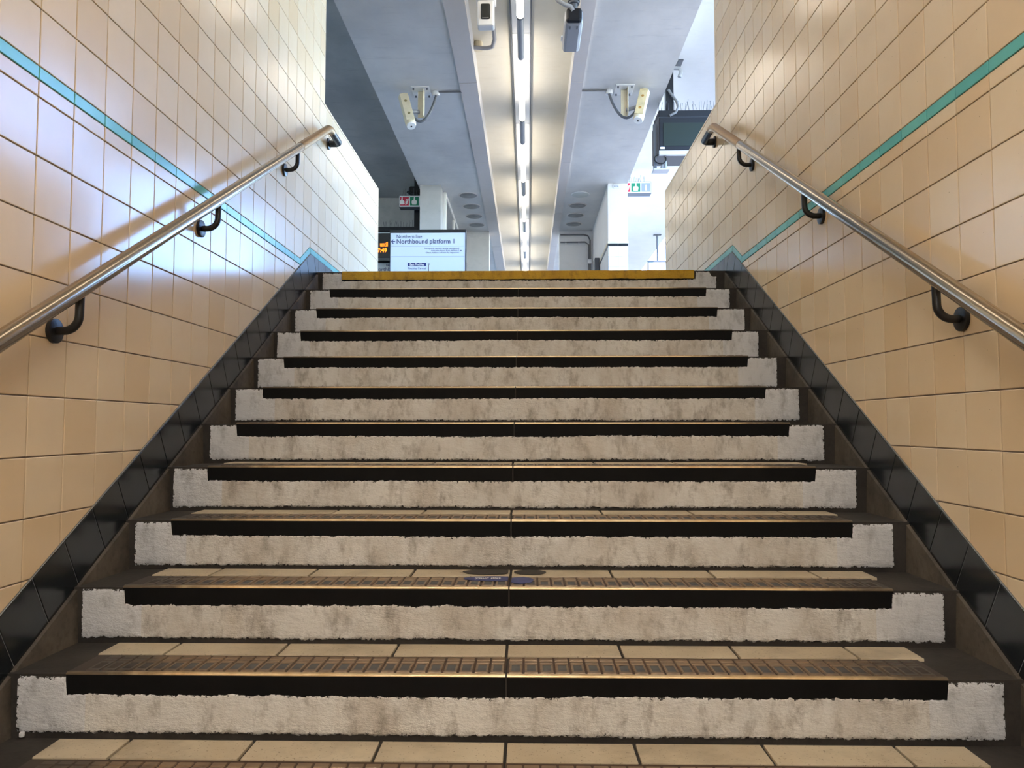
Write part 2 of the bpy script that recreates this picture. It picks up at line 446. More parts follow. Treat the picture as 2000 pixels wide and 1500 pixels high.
    def sp(t, w): return (base[0]+t*math.cos(ca)-w*math.sin(ca), base[1]+t*math.sin(ca)+w*math.cos(ca))
    bed = clip(clip([sp(-1.2, -.012), sp(4, -.012), sp(4, wd), sp(-1.2, wd)], 0, 1, P_TOP), 1, 0, 4.70); m1 = MB(); plate(m1, bed, X, sgn, .0055, gap=.0003); m1.build('grout_bed', 'grout_light', sk)
    k = -12
    while True:
        t0 = k*L+.03
        pc = [sp(t0, -.012), sp(t0+L, -.012), sp(t0+L, wd), sp(t0, wd)]
        if min(p[1] for p in pc) > P_TOP: break
        pc = clip(clip(pc, 0, 1, P_TOP), 1, 0, 4.70)
        if len(pc) >= 3 and abs(area(pc)) > 2e-4:
            m1 = MB()
            if plate(m1, pc, X, sgn, .008, gap=.0014): m1.build('tile', 'tile_black', sk)
        k += 1
    y = 4.70
    while y < yp:
        m1 = MB(); plate(m1, [(y, LAND), (min(y+.155, yp), LAND), (min(y+.155, yp), P_TOP), (y, P_TOP)], X, sgn, .008, gap=.0011); m1.build('tile', 'tile_black', sk); y += .155
    # rendered string under the skirting
    sg = MB(); y0, y1 = ny(-5), ny(11)-.02; n = 60; th2 = .017
    prof = []
    for i in range(n+1):
        y = y0+(y1-y0)*i/n; prof.append((y, zn(y)-.008+.003*noise.noise(Vector((y*9, X*7, 0)))))
    for i in range(n):
        (ya, za), (yb, zb) = prof[i], prof[i+1]; x1 = X+sgn*th2; 
        bumpa, bumpb = .004*noise.noise(Vector((ya*5, X, 3))), .004*noise.noise(Vector((yb*5, X, 3)))
        sg.faces([(X, ya, za), (x1, ya, za-.004), (X, yb, zb), (x1, yb, zb-.004), (x1+sgn*(.012+bumpa), ya, za-.34), (x1+sgn*(.012+bumpb), yb, zb-.34)], [(0,1,3,2), (1,4,5,3)])
    tag(sg.build('trim_3' if side == 'left' else 'trim_4', 'string_concrete', smooth=False), 'dirty rendered string beside the steps on the %s' % side, 'trim', kind='structure')
wall('left'); wall('right')

# ------------------------------------------------------------------ staircase
stairs = empty('staircase', (-.05, ny(0), LOWER), 'straight flight of steps with white painted risers and black bands', 'staircase')
PX = {1:(-1.27,-1.153,1.024,1.162)}
def stepx(i):
    r = random.Random(i*13+5); j = lambda s: r.uniform(-s, s)
    return (-1.268+j(.008), -1.153+j(.006), 1.022+j(.006), 1.158+j(.007))
SEAM = -.055
def ragged_paint(i, step, xa, xb, xc, xd, ytop):
    """white paint skin on the riser: low band plus full-height ends; ragged outline, real thickness"""
    dx = .004; n = int((xd-xa)/dx); rows = 7
    verts, faces, edge, mats = [], [], [], []
    yf = ytop-.0045
    def nz_(x, f, s): return noise.noise(Vector((x*f, i*3.7, s)))
    xs = [xa+(xd-xa)*k/n for k in range(n+1)]
    colz = []
    top_in = -.050 if i < 11 else -.057
    for x in xs:
        rag = .0034*nz_(x, 60, 1)+.0026*nz_(x, 17, 2)+.0024*nz_(x, 170, 4)
        wob = .004*nz_(x, 2.1, 8)
        inside = xb+.004*nz_(0, 1, 5) < x < xc+.004*nz_(0, 1, 6)
        zt = (top_in+rag+wob) if inside else (-.010+.5*rag)
        zb = -H+.010+.0034*nz_(x, 45, 3)+.003*nz_(x, 9, 7)+.0026*nz_(x, 160, 9)
        if i == 11 and x > xd-.045: zt = -.010-.03*min(1, (x-(xd-.045))/.02)
        colz.append((zb, zt, inside))
    fr = [0, .05, .16, .5, .84, .95, 1]
    for k, x in enumerate(xs):
        zb, zt, ins = colz[k]
        for q, f in enumerate(fr):
            z = nz(i)+zb+(zt-zb)*f; ex = min(k, n-k)*dx
            yy = yf-.0012*nz_(x+f*.3, 30, 20+f) + (.004 if q in (0, rows-1) else 0)
            xe = x+(.003*noise.noise(Vector((z*70, i, 11))) if k in (0, n) else 0)
            verts.append((xe, yy, z)); edge.append(min(min(f, 1-f)*(zt-zb)/.016, ex/.012, 1))
    for k in range(n):
        for q in range(rows-1):
            a = k*rows+q; faces.append((a, a+rows, a+rows+1, a+1)); c = xs[k]; mats.append(1 if (c < xb+.05 or c > xc-.05) else 0)
    mbp = MB(); mbp.v = verts; mbp.f = faces; mbp.mi = mats
    o = mbp.build('riser_paint', ['riser_white', 'end_white'], step, smooth=True)
    at = o.data.attributes.new('edge', 'FLOAT', 'POINT'); at.data.foreach_set('value', edge)
    return o
ins_mesh = None
for i in range(-4, 12):
    yi, zi = ny(i), nz(i); dpt = G+.03 if i < 11 else .6
    st = empty('step', (-.05, yi, zi-H), parent=stairs)
    xa, xb, xc, xd = stepx(i)
    b = MB(); b.box(-WL+.002, WR-.002, yi, yi+dpt, zi-H-.05, zi-.004); b.build('body', 'step_concrete', st)
    ragged_paint(i, st, xa, xb, xc, xd, yi)
    if i == 11:
        y_ = MB(); xb2, xc2 = xb+.004, xc-.012; n = 160
        for k in range(n):
            x0, x1 = xb2+(xc2-xb2)*k/n, xb2+(xc2-xb2)*(k+1)/n
            f = lambda x: zi-.052+.0022*noise.noise(Vector((x*55, 2, 1)))+.0025*noise.noise(Vector((x*8, 5, 1)))
            y_.faces([(x0, yi-.008, f(x0)), (x1, yi-.008, f(x1)), (x1, yi-.008, zi-.002), (x0, yi-.008, zi-.002), (x0, yi-.004, zi), (x1, yi-.004, zi), (x0, yi+.06, zi), (x1, yi+.06, zi), (x0, yi, f(x0)), (x1, yi, f(x1))],
                     [(0,1,2,3), (3,2,5,4), (4,5,7,6), (8,9,1,0)])
        y_.build('nosing', 'yellow_paint', st); k_ = MB(); k_.box(xb2, xc2, yi-.003, yi+.01, zi-.062, zi-.045); k_.build('nosing_face', 'nosing_black', st)
        continue
    for (x0, x1) in ((xb-.002, SEAM-.0022), (SEAM+.0022, xc+.002)):
        # bronze nosing: base plate, bright worn lip, black front face
        nb = MB(); nb.box(x0, x1, yi+.009, yi+.146, zi-.006, zi, 0)
        n = 4; pf = [(yi+.009, zi+.0012), (yi+.003, zi+.001), (yi-.0012, zi-.0005), (yi-.0028, zi-.0028), (yi-.003, zi-.0048)]
        for a, c in zip(pf, pf[1:]): nb.poly([(x0, *a), (x0, *c), (x1, *c), (x1, *a)], 1)
        nb.poly([(x0, *p) for p in pf]+[(x0, yi+.009, zi-.006)], 1); nb.poly([(x1, *p) for p in pf][::-1]+[(x1, yi+.009, zi-.006)], 1)
        nb.build('nosing', ['nosing_base', 'nosing_edge'], st)
        fb = MB(); fb.cbox(x0, x1, yi-.0025, yi+.01, zi-.056, zi-.0045, .001); fb.build('nosing_face', 'nosing_black', st)
    if i >= -4:
        # grit inserts in bronze frames, one by one; two thin ribs behind each
        pit = .0391; ribs = MB()
        for half in (-1, 1):
            x = SEAM+half*.023
            while (xb+.012 < x-.018) and (x+.018 < xc-.012):
                if i in (0, 1, 2, 3):
                    if ins_mesh is None:
                        m1 = MB(); w, d = .0172, .0365
                        m1.faces([(-w,-d,0),(w,-d,0),(w,d,0),(-w,d,0),(-w+.0015,-d+.0015,.003),(w-.0015,-d+.0015,.003),(w-.0015,d-.0015,.003),(-w+.0015,d-.0015,.003),(-.0105,-.024,.003),(.0105,-.024,.003),(.0105,.024,.003),(-.0105,.024,.003)],
                                 [(0,1,5,4),(1,2,6,5),(2,3,7,6),(3,0,4,7),(4,5,9,8),(5,6,10,9),(6,7,11,10),(7,4,8,11)], 0)
                        m1.faces([(-.0105,-.024,.0022),(.0105,-.024,.0022),(.0105,.024,.0022),(-.0105,.024,.0022)], [(0,1,2,3)], 1)
                        o = m1.build('insert', ['nosing_bronze', 'insert_grit'], st, loc=(0,0,0)); ins_mesh = o.data
                    else:
                        o = bpy.data.objects.new('insert', ins_mesh); COL.objects.link(o); o.parent = st
                    o.location = (x-(-.05), .049, H)
                else:
                    w, d, cy = .0172, .0365, yi+.049
                    ribs.faces([(x+a*w, cy+c*d, zi) for a, c in ((-1,-1),(1,-1),(1,1),(-1,1))]+[(x+a*(w-.0015), cy+c*(d-.0015), zi+.003) for a, c in ((-1,-1),(1,-1),(1,1),(-1,1))], [(0,1,5,4),(1,2,6,5),(2,3,7,6),(3,0,4,7),(4,5,6,7)])
                    ribs.faces([(x+a*.0105, cy+c*.024, zi+.0034) for a, c in ((-1,-1),(1,-1),(1,1),(-1,1))], [(0,1,2,3)], 1)
                for yy in (.098, .122):
                    a, c = yi+yy-.0095, yi+yy+.0095
                    ribs.faces([(x-.0172, a, zi), (x+.0172, a, zi), (x+.0172, c, zi), (x-.0172, c, zi), (x-.016, a+.0012, zi+.0028), (x+.016, a+.0012, zi+.0028), (x+.016, c-.0012, zi+.0028), (x-.016, c-.0012, zi+.0028)], [(0,1,5,4),(1,2,6,5),(2,3,7,6),(3,0,4,7),(4,5,6,7)])
                x += half*pit
        tag(ribs.build('ribs', ['nosing_bronze', 'insert_grit'], st), kind='stuff')
    # tread tiles
    if True:
        js = [-1.158, -.976, -.671, -.361, -.057, .253, .56, .874, 1.047]
        sh = random.Random(i).uniform(-.01, .01)
        for a, c in zip(js, js[1:]):
            tb = MB(); rz = random.Random(int(a*1000)+i).uniform(0, .0012)
            tb.cbox(a+.004+sh*.3, c-.004+sh*.3, yi+.1475, yi+.254, zi-.012, zi+.0025+rz, .0015); tb.build('tread_tile', 'tread_tile', st)

# worn floor sticker on the second visible tread
zi, yi = nz(2), ny(2)
sk = empty('floor_sticker', (-.09, yi+.12, zi+.004), 'worn blue floor sticker with white lettering and dark scuffed patches', 'sticker')
def blob(cx, cy, rx, ry, z, n=26, seed=0, x0=-9, x1=9):
    mb = MB(); pts = []
    for k in range(n):
        a = 2*math.pi*k/n; r = 1+.14*noise.noise(Vector((math.cos(a)*2, math.sin(a)*2, seed)))
        pts.append((min(x1, max(x0, cx+rx*r*math.cos(a))), cy+ry*r*math.sin(a)))
    top = [(p[0], p[1], z+.0006) for p in pts]; bot = [(p[0], p[1], z) for p in pts]
    mb.poly(top); 
    for k in range(n): q = (k+1) % n; mb.poly([bot[k], bot[q], top[q], top[k]])
    return mb
blob(-.125, yi+.208, .078, .042, zi+.0042, seed=1, x1=-.062).build('scuffed_patch', 'sticker_dark', sk)
blob(.005, yi+.206, .05, .04, zi+.0042, seed=4, x0=-.05).build('scuffed_patch', 'sticker_dark', sk)
blob(-.105, yi+.108, .088, .036, zi+.0033, seed=7, x1=-.06).build('blue_disc', 'sticker_blue', sk)
blob(-.02, yi+.085, .035, .05, zi+.0033, seed=9, x0=-.05).build('blue_disc', 'sticker_blue', sk)
text('lettering', 'your dist', -.158, yi+.102, zi+.0045, .034, 'white_plastic', sk, sx=.62, facing='+Z', ext=.0003, bold=.0006)
# bits of litter
tw = MB(); tw.tube([(.835, 2.245, nz(1)+.006), (.86, 2.233, nz(1)+.0075), (.885, 2.223, nz(1)+.006)], [.0015, .0026, .0012], 6); tag(tw.build('twig', 'twig_tan'), 'small pale twig lying at the back of the second tread from below', 'twig')
ch = MB(); ch.cbox(-1.262, -1.25, 1.918, 1.93, nz(0), nz(0)+.014, .004); tag(ch.build('paint_chip', 'white_plastic'), 'white paint chip in the bottom left corner of the stairs', 'chip')

# ------------------------------------------------------------------ handrails
def handrail(side):
    sgn, X, Yb = (1, -WL, (1.15, 2.072, 2.99, 4.016)) if side == 'left' else (-1, WR, (1.2, 2.148, 3.14, 4.089))
    off = .912 if side == 'left' else .905
    xr = X+sgn*.08; rz = lambda y: zn(y)+off; R = .0235
    root = empty('handrail', (xr, 1.0, rz(1.0)), 'polished tubular handrail with black brackets on the %s tiled wall' % side, 'handrail')
    y1 = 4.60; yj = 4.05
    m1 = MB(); m1.tube([(xr, .75, rz(.75)), (xr, yj, rz(yj))], R, 28); m1.build('rail', 'rail_steel', root, smooth=True)
    c, s = math.cos(math.atan(H/G)), math.sin(math.atan(H/G))
    pts = [(xr, yj+.002, rz(yj+.002)), (xr, y1, rz(y1))]
    for k in range(1, 8):      # bend to the level
        a = math.atan(H/G)*(1-k/7); p = pts[-1]; L = .014; pts.append((xr, p[1]+L*math.cos(a), p[2]+L*math.sin(a)))
    m1 = MB(); m1.tube(pts, R+.0008, 28); m1.build('rail_end', 'rail_tan', root, smooth=True)
    ye, ze = pts[-1][1], pts[-1][2]
    p2 = [(xr, ye-.004, ze), (xr, ye+.17, ze-.002)]
    n = 6; ey = ye+.17
    for k in range(1, n+1):
        a = math.pi/2*k/n; p2.append((xr-sgn*.028*(1-math.cos(a)), ey+.028*math.sin(a), ze-.002))
    p2.append((X+sgn*.012, ey+.028, ze-.002))
    m1 = MB(); m1.tube(p2, .0215, 20); m1.build('end_return', 'black_plastic', root, smooth=True)
    m1 = MB(); m1.disc((X+sgn*.011, ey+.028, ze-.002), (sgn, 0, 0), .036, .012, 28); m1.build('wall_plate', 'black_plastic', root, smooth=True)
    for yb in Yb:
        zr = rz(yb)-.118; arm = [(X+sgn*.006, yb, zr), (X+sgn*.035, yb, zr)]
        for k in range(1, 9):
            a = math.pi/2*k/8; arm.append((X+sgn*(.035+.042*math.sin(a)), yb, zr+.042*(1-math.cos(a))))
        arm.append((xr-sgn*.002, yb, rz(yb)-.018))
        br = MB(); br.tube(arm, .0115, 14); bo = br.build('bracket', 'black_plastic', root, smooth=True)
        pl = MB(); pl.disc((X+sgn*.011, yb, zr), (sgn, 0, 0), .034, .012, 28); pl.build('wall_plate', 'black_plastic', bo, smooth=True)
handrail('left'); handrail('right')

# ------------------------------------------------------------------ platform level: piers, walls
pr = MB(); pr.box(1.186, 1.477, 11.24, 14.0, LAND, CEIL)
pr = tag(pr.build('wall_pier_right', 'wall_paint'), 'white pier with tiled lower half under the right edge of the beam', 'pier', kind='structure')
dz = 2.66
b = MB(); b.box(1.178, 1.485, 11.232, 14.0, 2.70, 2.735); b.build('dado_band', 'cream_weathered', pr)
for a, c in ((1.184, 1.328), (1.333, 1.478)):
    b = MB(); b.cbox(a, c, 11.226, 11.236, dz, 2.695, .001); b.build('border_tile', 'tile_black', pr)
for k in range(11):
    z1 = dz-.004-k*.155
    if z1-.15 < LAND: break
    for a, c in ((1.188, 1.329), (1.332, 1.475)):
        b = MB(); b.cbox(a, c, 11.23, 11.242, z1-.151, z1, .0015); b.build('tile', 'tile_white', pr)
b = MB(); b.cbox(1.178, 1.184, 11.25, 14, dz, 2.695, .001); b.build('side_band', 'dark_grey_metal', pr)
b = MB(); b.cbox(1.262, 1.356, 11.225, 11.24, 3.527, 3.577, .004); np_ = tag(b.build('number_plate', 'white_plastic'), 'small white number plate at the top of the right pier', 'sign')
text('lettering', '0226', 1.309, 11.224, 3.54, .034, 'sign_navy', np_, 'CENTER')
b = MB(); b.cbox(1.10, 1.18, 12.55, 12.8, 2.3, 2.78, .01); tag(b.build('wall_box', 'dark_grey_metal'), 'dark upright box fixed low on the side of the right pier', 'box')
pl = MB(); pl.box(-1.608, -1.298, 11.24, 11.6, LAND, CEIL); tag(pl.build('wall_pier_left', 'grime_and_shade'), 'column at the left edge of the beam, shade put into its grey', 'column', kind='structure')  # column's weaker light is put into its grey
# glazed screen behind the left column
gs = empty('glazed_screen', (-1.28, 12.8, LAND), 'white framed glazed screen running back from the left column', 'screen')
for nm, bx in (('frame_post', (-1.30, -1.255, 11.6, 11.68, LAND, CEIL)), ('top_rail', (-1.30, -1.255, 11.68, 14.0, CEIL-.07, CEIL)), ('mullion', (-1.30, -1.26, 12.95, 13.05, LAND, CEIL-.07)), ('frame_post', (-1.30, -1.255, 13.92, 14.0, LAND, CEIL-.07)), ('sill', (-1.31, -1.24, 11.68, 13.92, 2.2, 2.3))):
    b = MB(); b.cbox(*bx, .006); b.build(nm, 'white_paint', gs)
for a, c in ((11.68, 12.95), (13.05, 13.92)):
    b = MB(); b.box(-1.283, -1.277, a, c, 2.3, CEIL-.07); b.build('pane', 'glass', gs)
# end walls either side of the lit recess, and far ends
b = MB(); b.box(EDL+.34, XL0-.0, 14.0, 14.25, LAND, CEIL); tag(b.build('wall_end_left', 'ceiling_paint'), 'grey end wall under the beam left of the lit recess', 'wall', kind='structure')
b = MB(); b.box(XR1+.0, 1.186, 14.0, 14.25, LAND, CEIL); tag(b.build('wall_end_right', 'wall_paint'), 'pale end wall under the beam right of the lit recess', 'wall', kind='structure')
b = MB(); b.box(-9, -1.30, 13.2, 13.4, LAND, HI); tag(b.build('wall_far_left', 'grime_and_shade'), 'far pale wall behind the departure board', 'wall', kind='structure')
b = MB(); b.box(-1.4, 1.4, 26.8, 27, LAND, CEIL+.3); tag(b.build('wall_far', 'wall_paint'), 'far end wall of the central passage', 'wall', kind='structure')
b = MB(); b.box(1.3, 2.9, 22, 22.2, LAND, HI); tag(b.build('wall_far_right', 'wall_paint'), 'bright white far wall right of the pier', 'wall', kind='structure')
b = MB(); b.box(-5.2, -5.0, -8, 27, LAND, HI); tag(b.build('wall_side_left', 'ceiling_paint'), 'unseen wall added to keep daylight off the left platform', 'wall', kind='structure')  # out of view, added to block daylight so the left side stays dark
# sloping handrail-like capping on far right wall
b = MB(); b.tube([(2.05, 16.6, LAND+.0), (2.05, 16.6, 2.2), (2.1, 16.6, 2.75), (2.85, 16.6, 3.55)], .05, 8); tag(b.build('sloping_pipe', 'cream_weathered'), 'cream sloping pipe on the far right behind the hanging sign', 'pipe')
# conduits on the right end wall
cd = empty('conduit', (1.1, 13.98, 3.2), 'grey conduit run along the top and corner of the right end wall', 'conduit')
b = MB(); b.tube([(XR1+.02, 13.962, 3.52), (1.02, 13.962, 3.52), (1.10, 13.962, 3.50), (1.14, 13.962, 3.42), (1.145, 13.962, 2.4)], .014, 8); b.build('pipe', 'cable_grey', cd, smooth=True)
b = MB(); b.tube([(XR1+.02, 13.962, 3.38), (1.05, 13.962, 3.38), (1.115, 13.962, 3.33), (1.118, 13.962, 2.4)], .014, 8); b.build('pipe', 'cable_grey', cd, smooth=True)
for x in (.68, .92): b = MB(); b.cbox(x, x+.03, 13.955, 13.99, 3.355, 3.405, .004); b.build('clip', 'white_plastic', cd)
b = MB(); b.cbox(1.09, 1.175, 13.93, 13.99, 2.98, 3.06, .008); b.build('junction_box', 'white_plastic', cd)

# round ceiling lights, unlit
rd = [(-.93, 11.77), (-.922, 12.37), (-.92, 12.96), (-.916, 13.53), (.815, 11.77), (.81, 12.36), (.812, 12.93), (.816, 13.50)]
ords = ['nearest', 'second nearest', 'third nearest', 'farthest']
for k, (x, y) in enumerate(rd):
    sd = 'left' if k < 4 else 'right'
    e = empty('round_ceiling_light', (x, y, CEIL), '%s round %s ceiling light, %s of four %s of the strip lights' % ('pale glossy' if k == 4 else 'unlit', 'white' if k == 4 else 'grey', ords[k % 4], sd), 'ceiling light', 'round ceiling lights')
    b = MB(); b.tube([(x, y, CEIL+.002), (x, y, CEIL-.006), (x, y, CEIL-.009)], [.15, .15, .143], 28); b.build('rim', 'strip_paint' if k != 4 else 'white_plastic', e, smooth=True)
    b = MB(); b.tube([(x, y, CEIL-.008), (x, y, CEIL-.012)], [.136, .128], 28); b.build('lens', 'lens_pale' if k == 4 else 'lens_grey', e, smooth=True)

# ------------------------------------------------------------------ strip lights along the recess
TX, TZ, TR = -.065, 3.60, .032
tr = MB(); y = .6
while y < 26: tr.cbox(TX-.088, TX+.088, y, y+2.22, REC-.055, REC-.001, .006); y += 2.228
trk = tag(tr.build('lighting_trunking', 'white_trunking'), 'white trunking down the middle of the ceiling recess', 'trunking')
tl = MB()
for x in (-.097, .097): tl.box(TX+x-.006, TX+x+.006, .6, 25.9, REC-.05, REC-.03)
tl.build('shadow_line', 'dark_grey_metal', trk)  # dark strips drawing the shadow gap along both trunking edges
starts = [5.06-4.46, 5.06-2.23, 5.06, 7.324, 9.578, 11.758, 14.018, 16.215, 18.45]  # first two are out of view, added to light the stairs
nm = ['unseen, added over the lower steps', 'unseen, added over the upper steps', 'nearest in view at the top edge', 'second in view between cameras and speakers', 'third along the recess', 'fourth along the recess', 'fifth along the recess', 'sixth along the recess', 'farthest along the recess']
for k, y0 in enumerate(starts):
    y1 = y0+1.487; y2 = (starts[k+1] if k+1 < len(starts) else y0+2.25)
    e = empty('strip_light', (TX, y0, TZ), 'tubular strip light, '+nm[k], 'light', 'strip lights in the ceiling recess')
    b = MB(); b.tube([(TX, y0+.012, TZ), (TX, y1, TZ)], TR, 18); b.build('diffuser', 'tube_lit', e, smooth=True)
    b = MB(); b.tube([(TX, y1+.02, TZ), (TX, y2-.008, TZ)], TR, 18); b.build('gear_housing', 'grey_metal', e, smooth=True)
    b = MB(); b.tube([(TX, y1-.004, TZ), (TX, y1+.022, TZ)], TR+.003, 18); b.build('end_ring', 'dark_grey_metal', e, smooth=True)
    b = MB(); b.box(TX-.006, TX+.006, y1+.3, y1+.33, TZ+.02, REC-.056); b.box(TX-.006, TX+.006, y0+.5, y0+.53, TZ+.02, REC-.056); b.build('hanger', 'white_trunking', e)
# lamps of the lower passage (behind the viewer)
for k, y0 in enumerate((-.75, -3.6)):
    e = empty('passage_light', (-.05, y0, 1.1), 'fluorescent batten on the passage ceiling, '+('nearer the stairs' if k == 0 else 'farther from the stairs'), 'light', 'passage lights')
    b = MB(); b.cbox(-.15, .05, y0-.78, y0+.78, 1.10, 1.15, .006); b.build('housing', 'white_plastic', e)
    for x in (-.1, 0.): b = MB(); b.tube([(x, y0-.74, 1.08), (x, y0+.74, 1.08)], .019, 14); b.build('tube', 'lower_lit', e, smooth=True)

e = empty('bulkhead_fill', (-.05, .42, 1.9), 'unseen fill light added on the bulkhead above the passage mouth, facing up the stairs', 'light')  # out-of-view batten added to brighten the upper risers
b = MB(); b.cbox(-.83, .73, .40, .45, 1.86, 2.02, .006); b.build('housing', 'white_plastic', e)
for z in (1.90, 1.98): b = MB(); b.tube([(-.79, .475, z), (.69, .475, z)], .019, 14); b.build('tube', 'bulkhead_fill_lit', e, smooth=True)
# ------------------------------------------------------------------ ceiling-mounted devices
def speaker(side):
    sx = -1 if side == 'left' else 1
    if side == 'left': px0, px1, A, B, xc = -1.24, -1.045, Vector((-1.335, 8.03, 3.535)), Vector((-1.222, 7.86, 3.15)), -.702
    else: px0, px1, A, B, xc = .93, 1.125, Vector((1.245, 8.02, 3.56)), Vector((1.15, 7.86, 3.19)), .578
    y0, y1 = 7.92, 8.17
    e = empty('loudspeaker', ((px0+px1)/2, 8.04, CEIL), 'weathered %s column loudspeaker on a ceiling bracket, %s of the strip lights' % ('cream' if side == 'left' else 'yellow stained', side), 'loudspeaker', 'loudspeakers under the beam')
    b = MB(); b.cbox(px0, px1, y0, y1, CEIL-.012, CEIL, .003); pl = b.build('ceiling_plate', 'white_plastic', e)
    for x in (px0+.025, px1-.025):
        for y in (y0+.03, y1-.03): b = MB(); b.tube([(x, y, CEIL-.012), (x, y, CEIL-.03)], .009, 6); b.build('bolt', 'dark_grey_metal', pl)
    cx = (px0+px1)/2
    b = MB(); b.cbox(cx-.035, cx+.035, 8.03, 8.045, CEIL-.30, CEIL-.01, .003); b.cbox(cx+.028, cx+.036, 7.96, 8.045, CEIL-.30, CEIL-.01, .002); b.build('arm', 'cream_weathered', e)
    mid = (A+B)/2
    b = MB(); b.tube([(cx+sx*.02, 8.02, CEIL-.24), tuple(mid+Vector((-sx*.03, .03, .0)))], .022, 10); b.build('swivel', 'grey_metal', e, smooth=True)
    ax = (B-A).normalized()
    b = MB(); b.tube([A, A+ax*.012, B-ax*.012, B], [.05, .056, .056, .05], 20); bd = b.build('body', 'cream_weathered' if side == 'right' else 'cream_weathered', e, smooth=True)
    fy = Vector((-sx*.25, -.95, -.1)); fy = (fy-ax*fy.dot(ax)).normalized(); w = ax.cross(fy).normalized()
    b = MB(); c0 = A+ax*.02+fy*.050; c1 = B-ax*.03+fy*.050
    q = [c0-w*.043, c0+w*.043, c1+w*.043, c1-w*.043]; b.faces([p for p in q]+[p+fy*.008 for p in q], [(4,5,6,7), (0,1,5,4), (1,2,6,5), (2,3,7,6), (3,0,4,7)]); b.build('grille', 'cream_stained' if side == 'right' else 'cream_weathered', bd)
    for f in (.3, .72):
        p = A+(B-A)*f+fy*.058; b = MB(); b.tube([p, p+fy*.003], .016, 10); b.build('stain', 'rust_stain' if side == 'right' else 'moss_stain', bd)
    b = MB(); b.tube([B, B+ax*.014], [.05, .046], 20); cp = b.build('end_cap', 'white_plastic', bd, smooth=True)
    b = MB(); b.tube([B+ax*.012, B+ax*.018], .009, 8); b.build('cap_screw', 'black_plastic', bd)
    # cable: along the ceiling from the cover strip, junction, loop to the body
    jx = px1+.06 if side == 'left' else px0-.06
    b = MB(); b.tube([(xc, 8.04, CEIL-.014), (jx, 8.04, CEIL-.014)], .010, 8); b.build('conduit', 'cable_grey', e, smooth=True)
    b = MB(); b.tube([(jx, 8.06, CEIL), (jx, 8.06, CEIL-.05)], .04, 14); b.build('junction_box', 'white_plastic', e, smooth=True)
    lp = []
    for k in range(13):
        t = k/12; p = Vector((jx, 8.05, CEIL-.05)).lerp(mid+Vector((-sx*.02, .04, .03)), t); p.z -= .20*math.sin(math.pi*t)**.8; lp.append(p)
    b = MB(); b.tube(lp, .014, 10); b.build('cable', 'dark_grey_metal', e, smooth=True)
simple('cream_stained', (226, 206, 160), .6, var=.25, scale=14)
simple('rust_stain', (190, 138, 66), .7, var=.3, scale=30)
simple('moss_stain', (150, 138, 96), .7, var=.3, scale=30)
speaker('left'); speaker('right')

# white detector box with a dark window
e = empty('detector', (-.36, 6.45, 3.88), 'white detector box with a dark window hanging in the ceiling recess', 'detector')
b = MB(); b.cbox(-.432, -.288, 6.40, 6.50, 3.435, 3.66, .014); bd = b.build('body', 'white_plastic', e)
b = MB(); b.cbox(-.446, -.274, 6.385, 6.51, 3.655, 3.73, .008); b.build('hood', 'white_plastic', e)
b = MB(); b.cbox(-.402, -.322, 6.388, 6.405, 3.49, 3.625, .012); b.build('window', 'screen_glass', bd)
b = MB(); b.disc((-.362, 6.386, 3.67), (0, -1, 0), .008, .006, 10); b.build('screw', 'dark_grey_metal', bd)
b = MB(); b.tube([(-.36, 6.46, 3.73), (-.36, 6.46, REC)], .03, 12); b.build('stem', 'white_plastic', e, smooth=True)
b = MB(); b.tube([(XL1+.0, 7.50, 3.80), (-.46, 7.50, 3.79), (-.40, 7.48, 3.78), (-.35, 7.45, 3.78), (-.325, 7.34, 3.80), (-.335, 6.9, 3.84), (-.35, 6.5, 3.80)], .020, 10); b.build('conduit', 'grey_metal', e, smooth=True)
b = MB(); b.tube([(-.50, 7.56, REC-.001), (-.50, 7.56, REC-.08)], .045, 14); b.build('junction_box', 'cream_weathered', e, smooth=True)

# CCTV camera seen from below
e = empty('security_camera', (.38, 6.3, 3.88), 'grey box security camera hanging right of the strip lights', 'camera')
b = MB(); b.cbox(.305, .455, 6.13, 6.64, 3.30, 3.43, .028); b.build('body', 'grey_housing' if 'grey_housing' in M else 'grey_metal', e)
b = MB(); b.cbox(.295, .465, 6.60, 6.68, 3.43, 3.445, .004); b.build('sunshield', 'pale_metal', e)
b = MB(); b.cbox(.315, .445, 6.10, 6.16, 3.305, 3.42, .022); rp = b.build('rear_plate', 'black_metal', e)
for x in (.35, .41): b = MB(); b.cbox(x-.006, x+.006, 6.18, 6.21, 3.288, 3.302, .002); b.build('clip', 'dark_grey_metal', rp)
b = MB(); b.tube([(.38, 6.16, 3.40), (.38, 6.15, 3.50)], .030, 14); b.tube([(.38, 6.15, 3.47), (.38, 6.15, 3.485)], .045, 16); b.build('swivel', 'dark_grey_metal', e, smooth=True)
b = MB(); b.tube([(.38, 6.15, 3.49), (.38, 6.15, 3.62)], .05, 16); b.tube([(.38, 6.15, 3.60), (.38, 6.15, REC-.001)], .03, 14); b.build('stem', 'dark_grey_metal', e, smooth=True)
lp = [(.18, 6.1, REC-.02), (.18, 6.1, 3.62), (.20, 6.08, 3.53), (.25, 6.07, 3.455), (.31, 6.08, 3.425), (.35, 6.09, 3.42), (.37, 6.10, 3.39)]
b = MB(); b.tube(lp, .017, 10); b.build('cable', 'grey_metal', e, smooth=True)

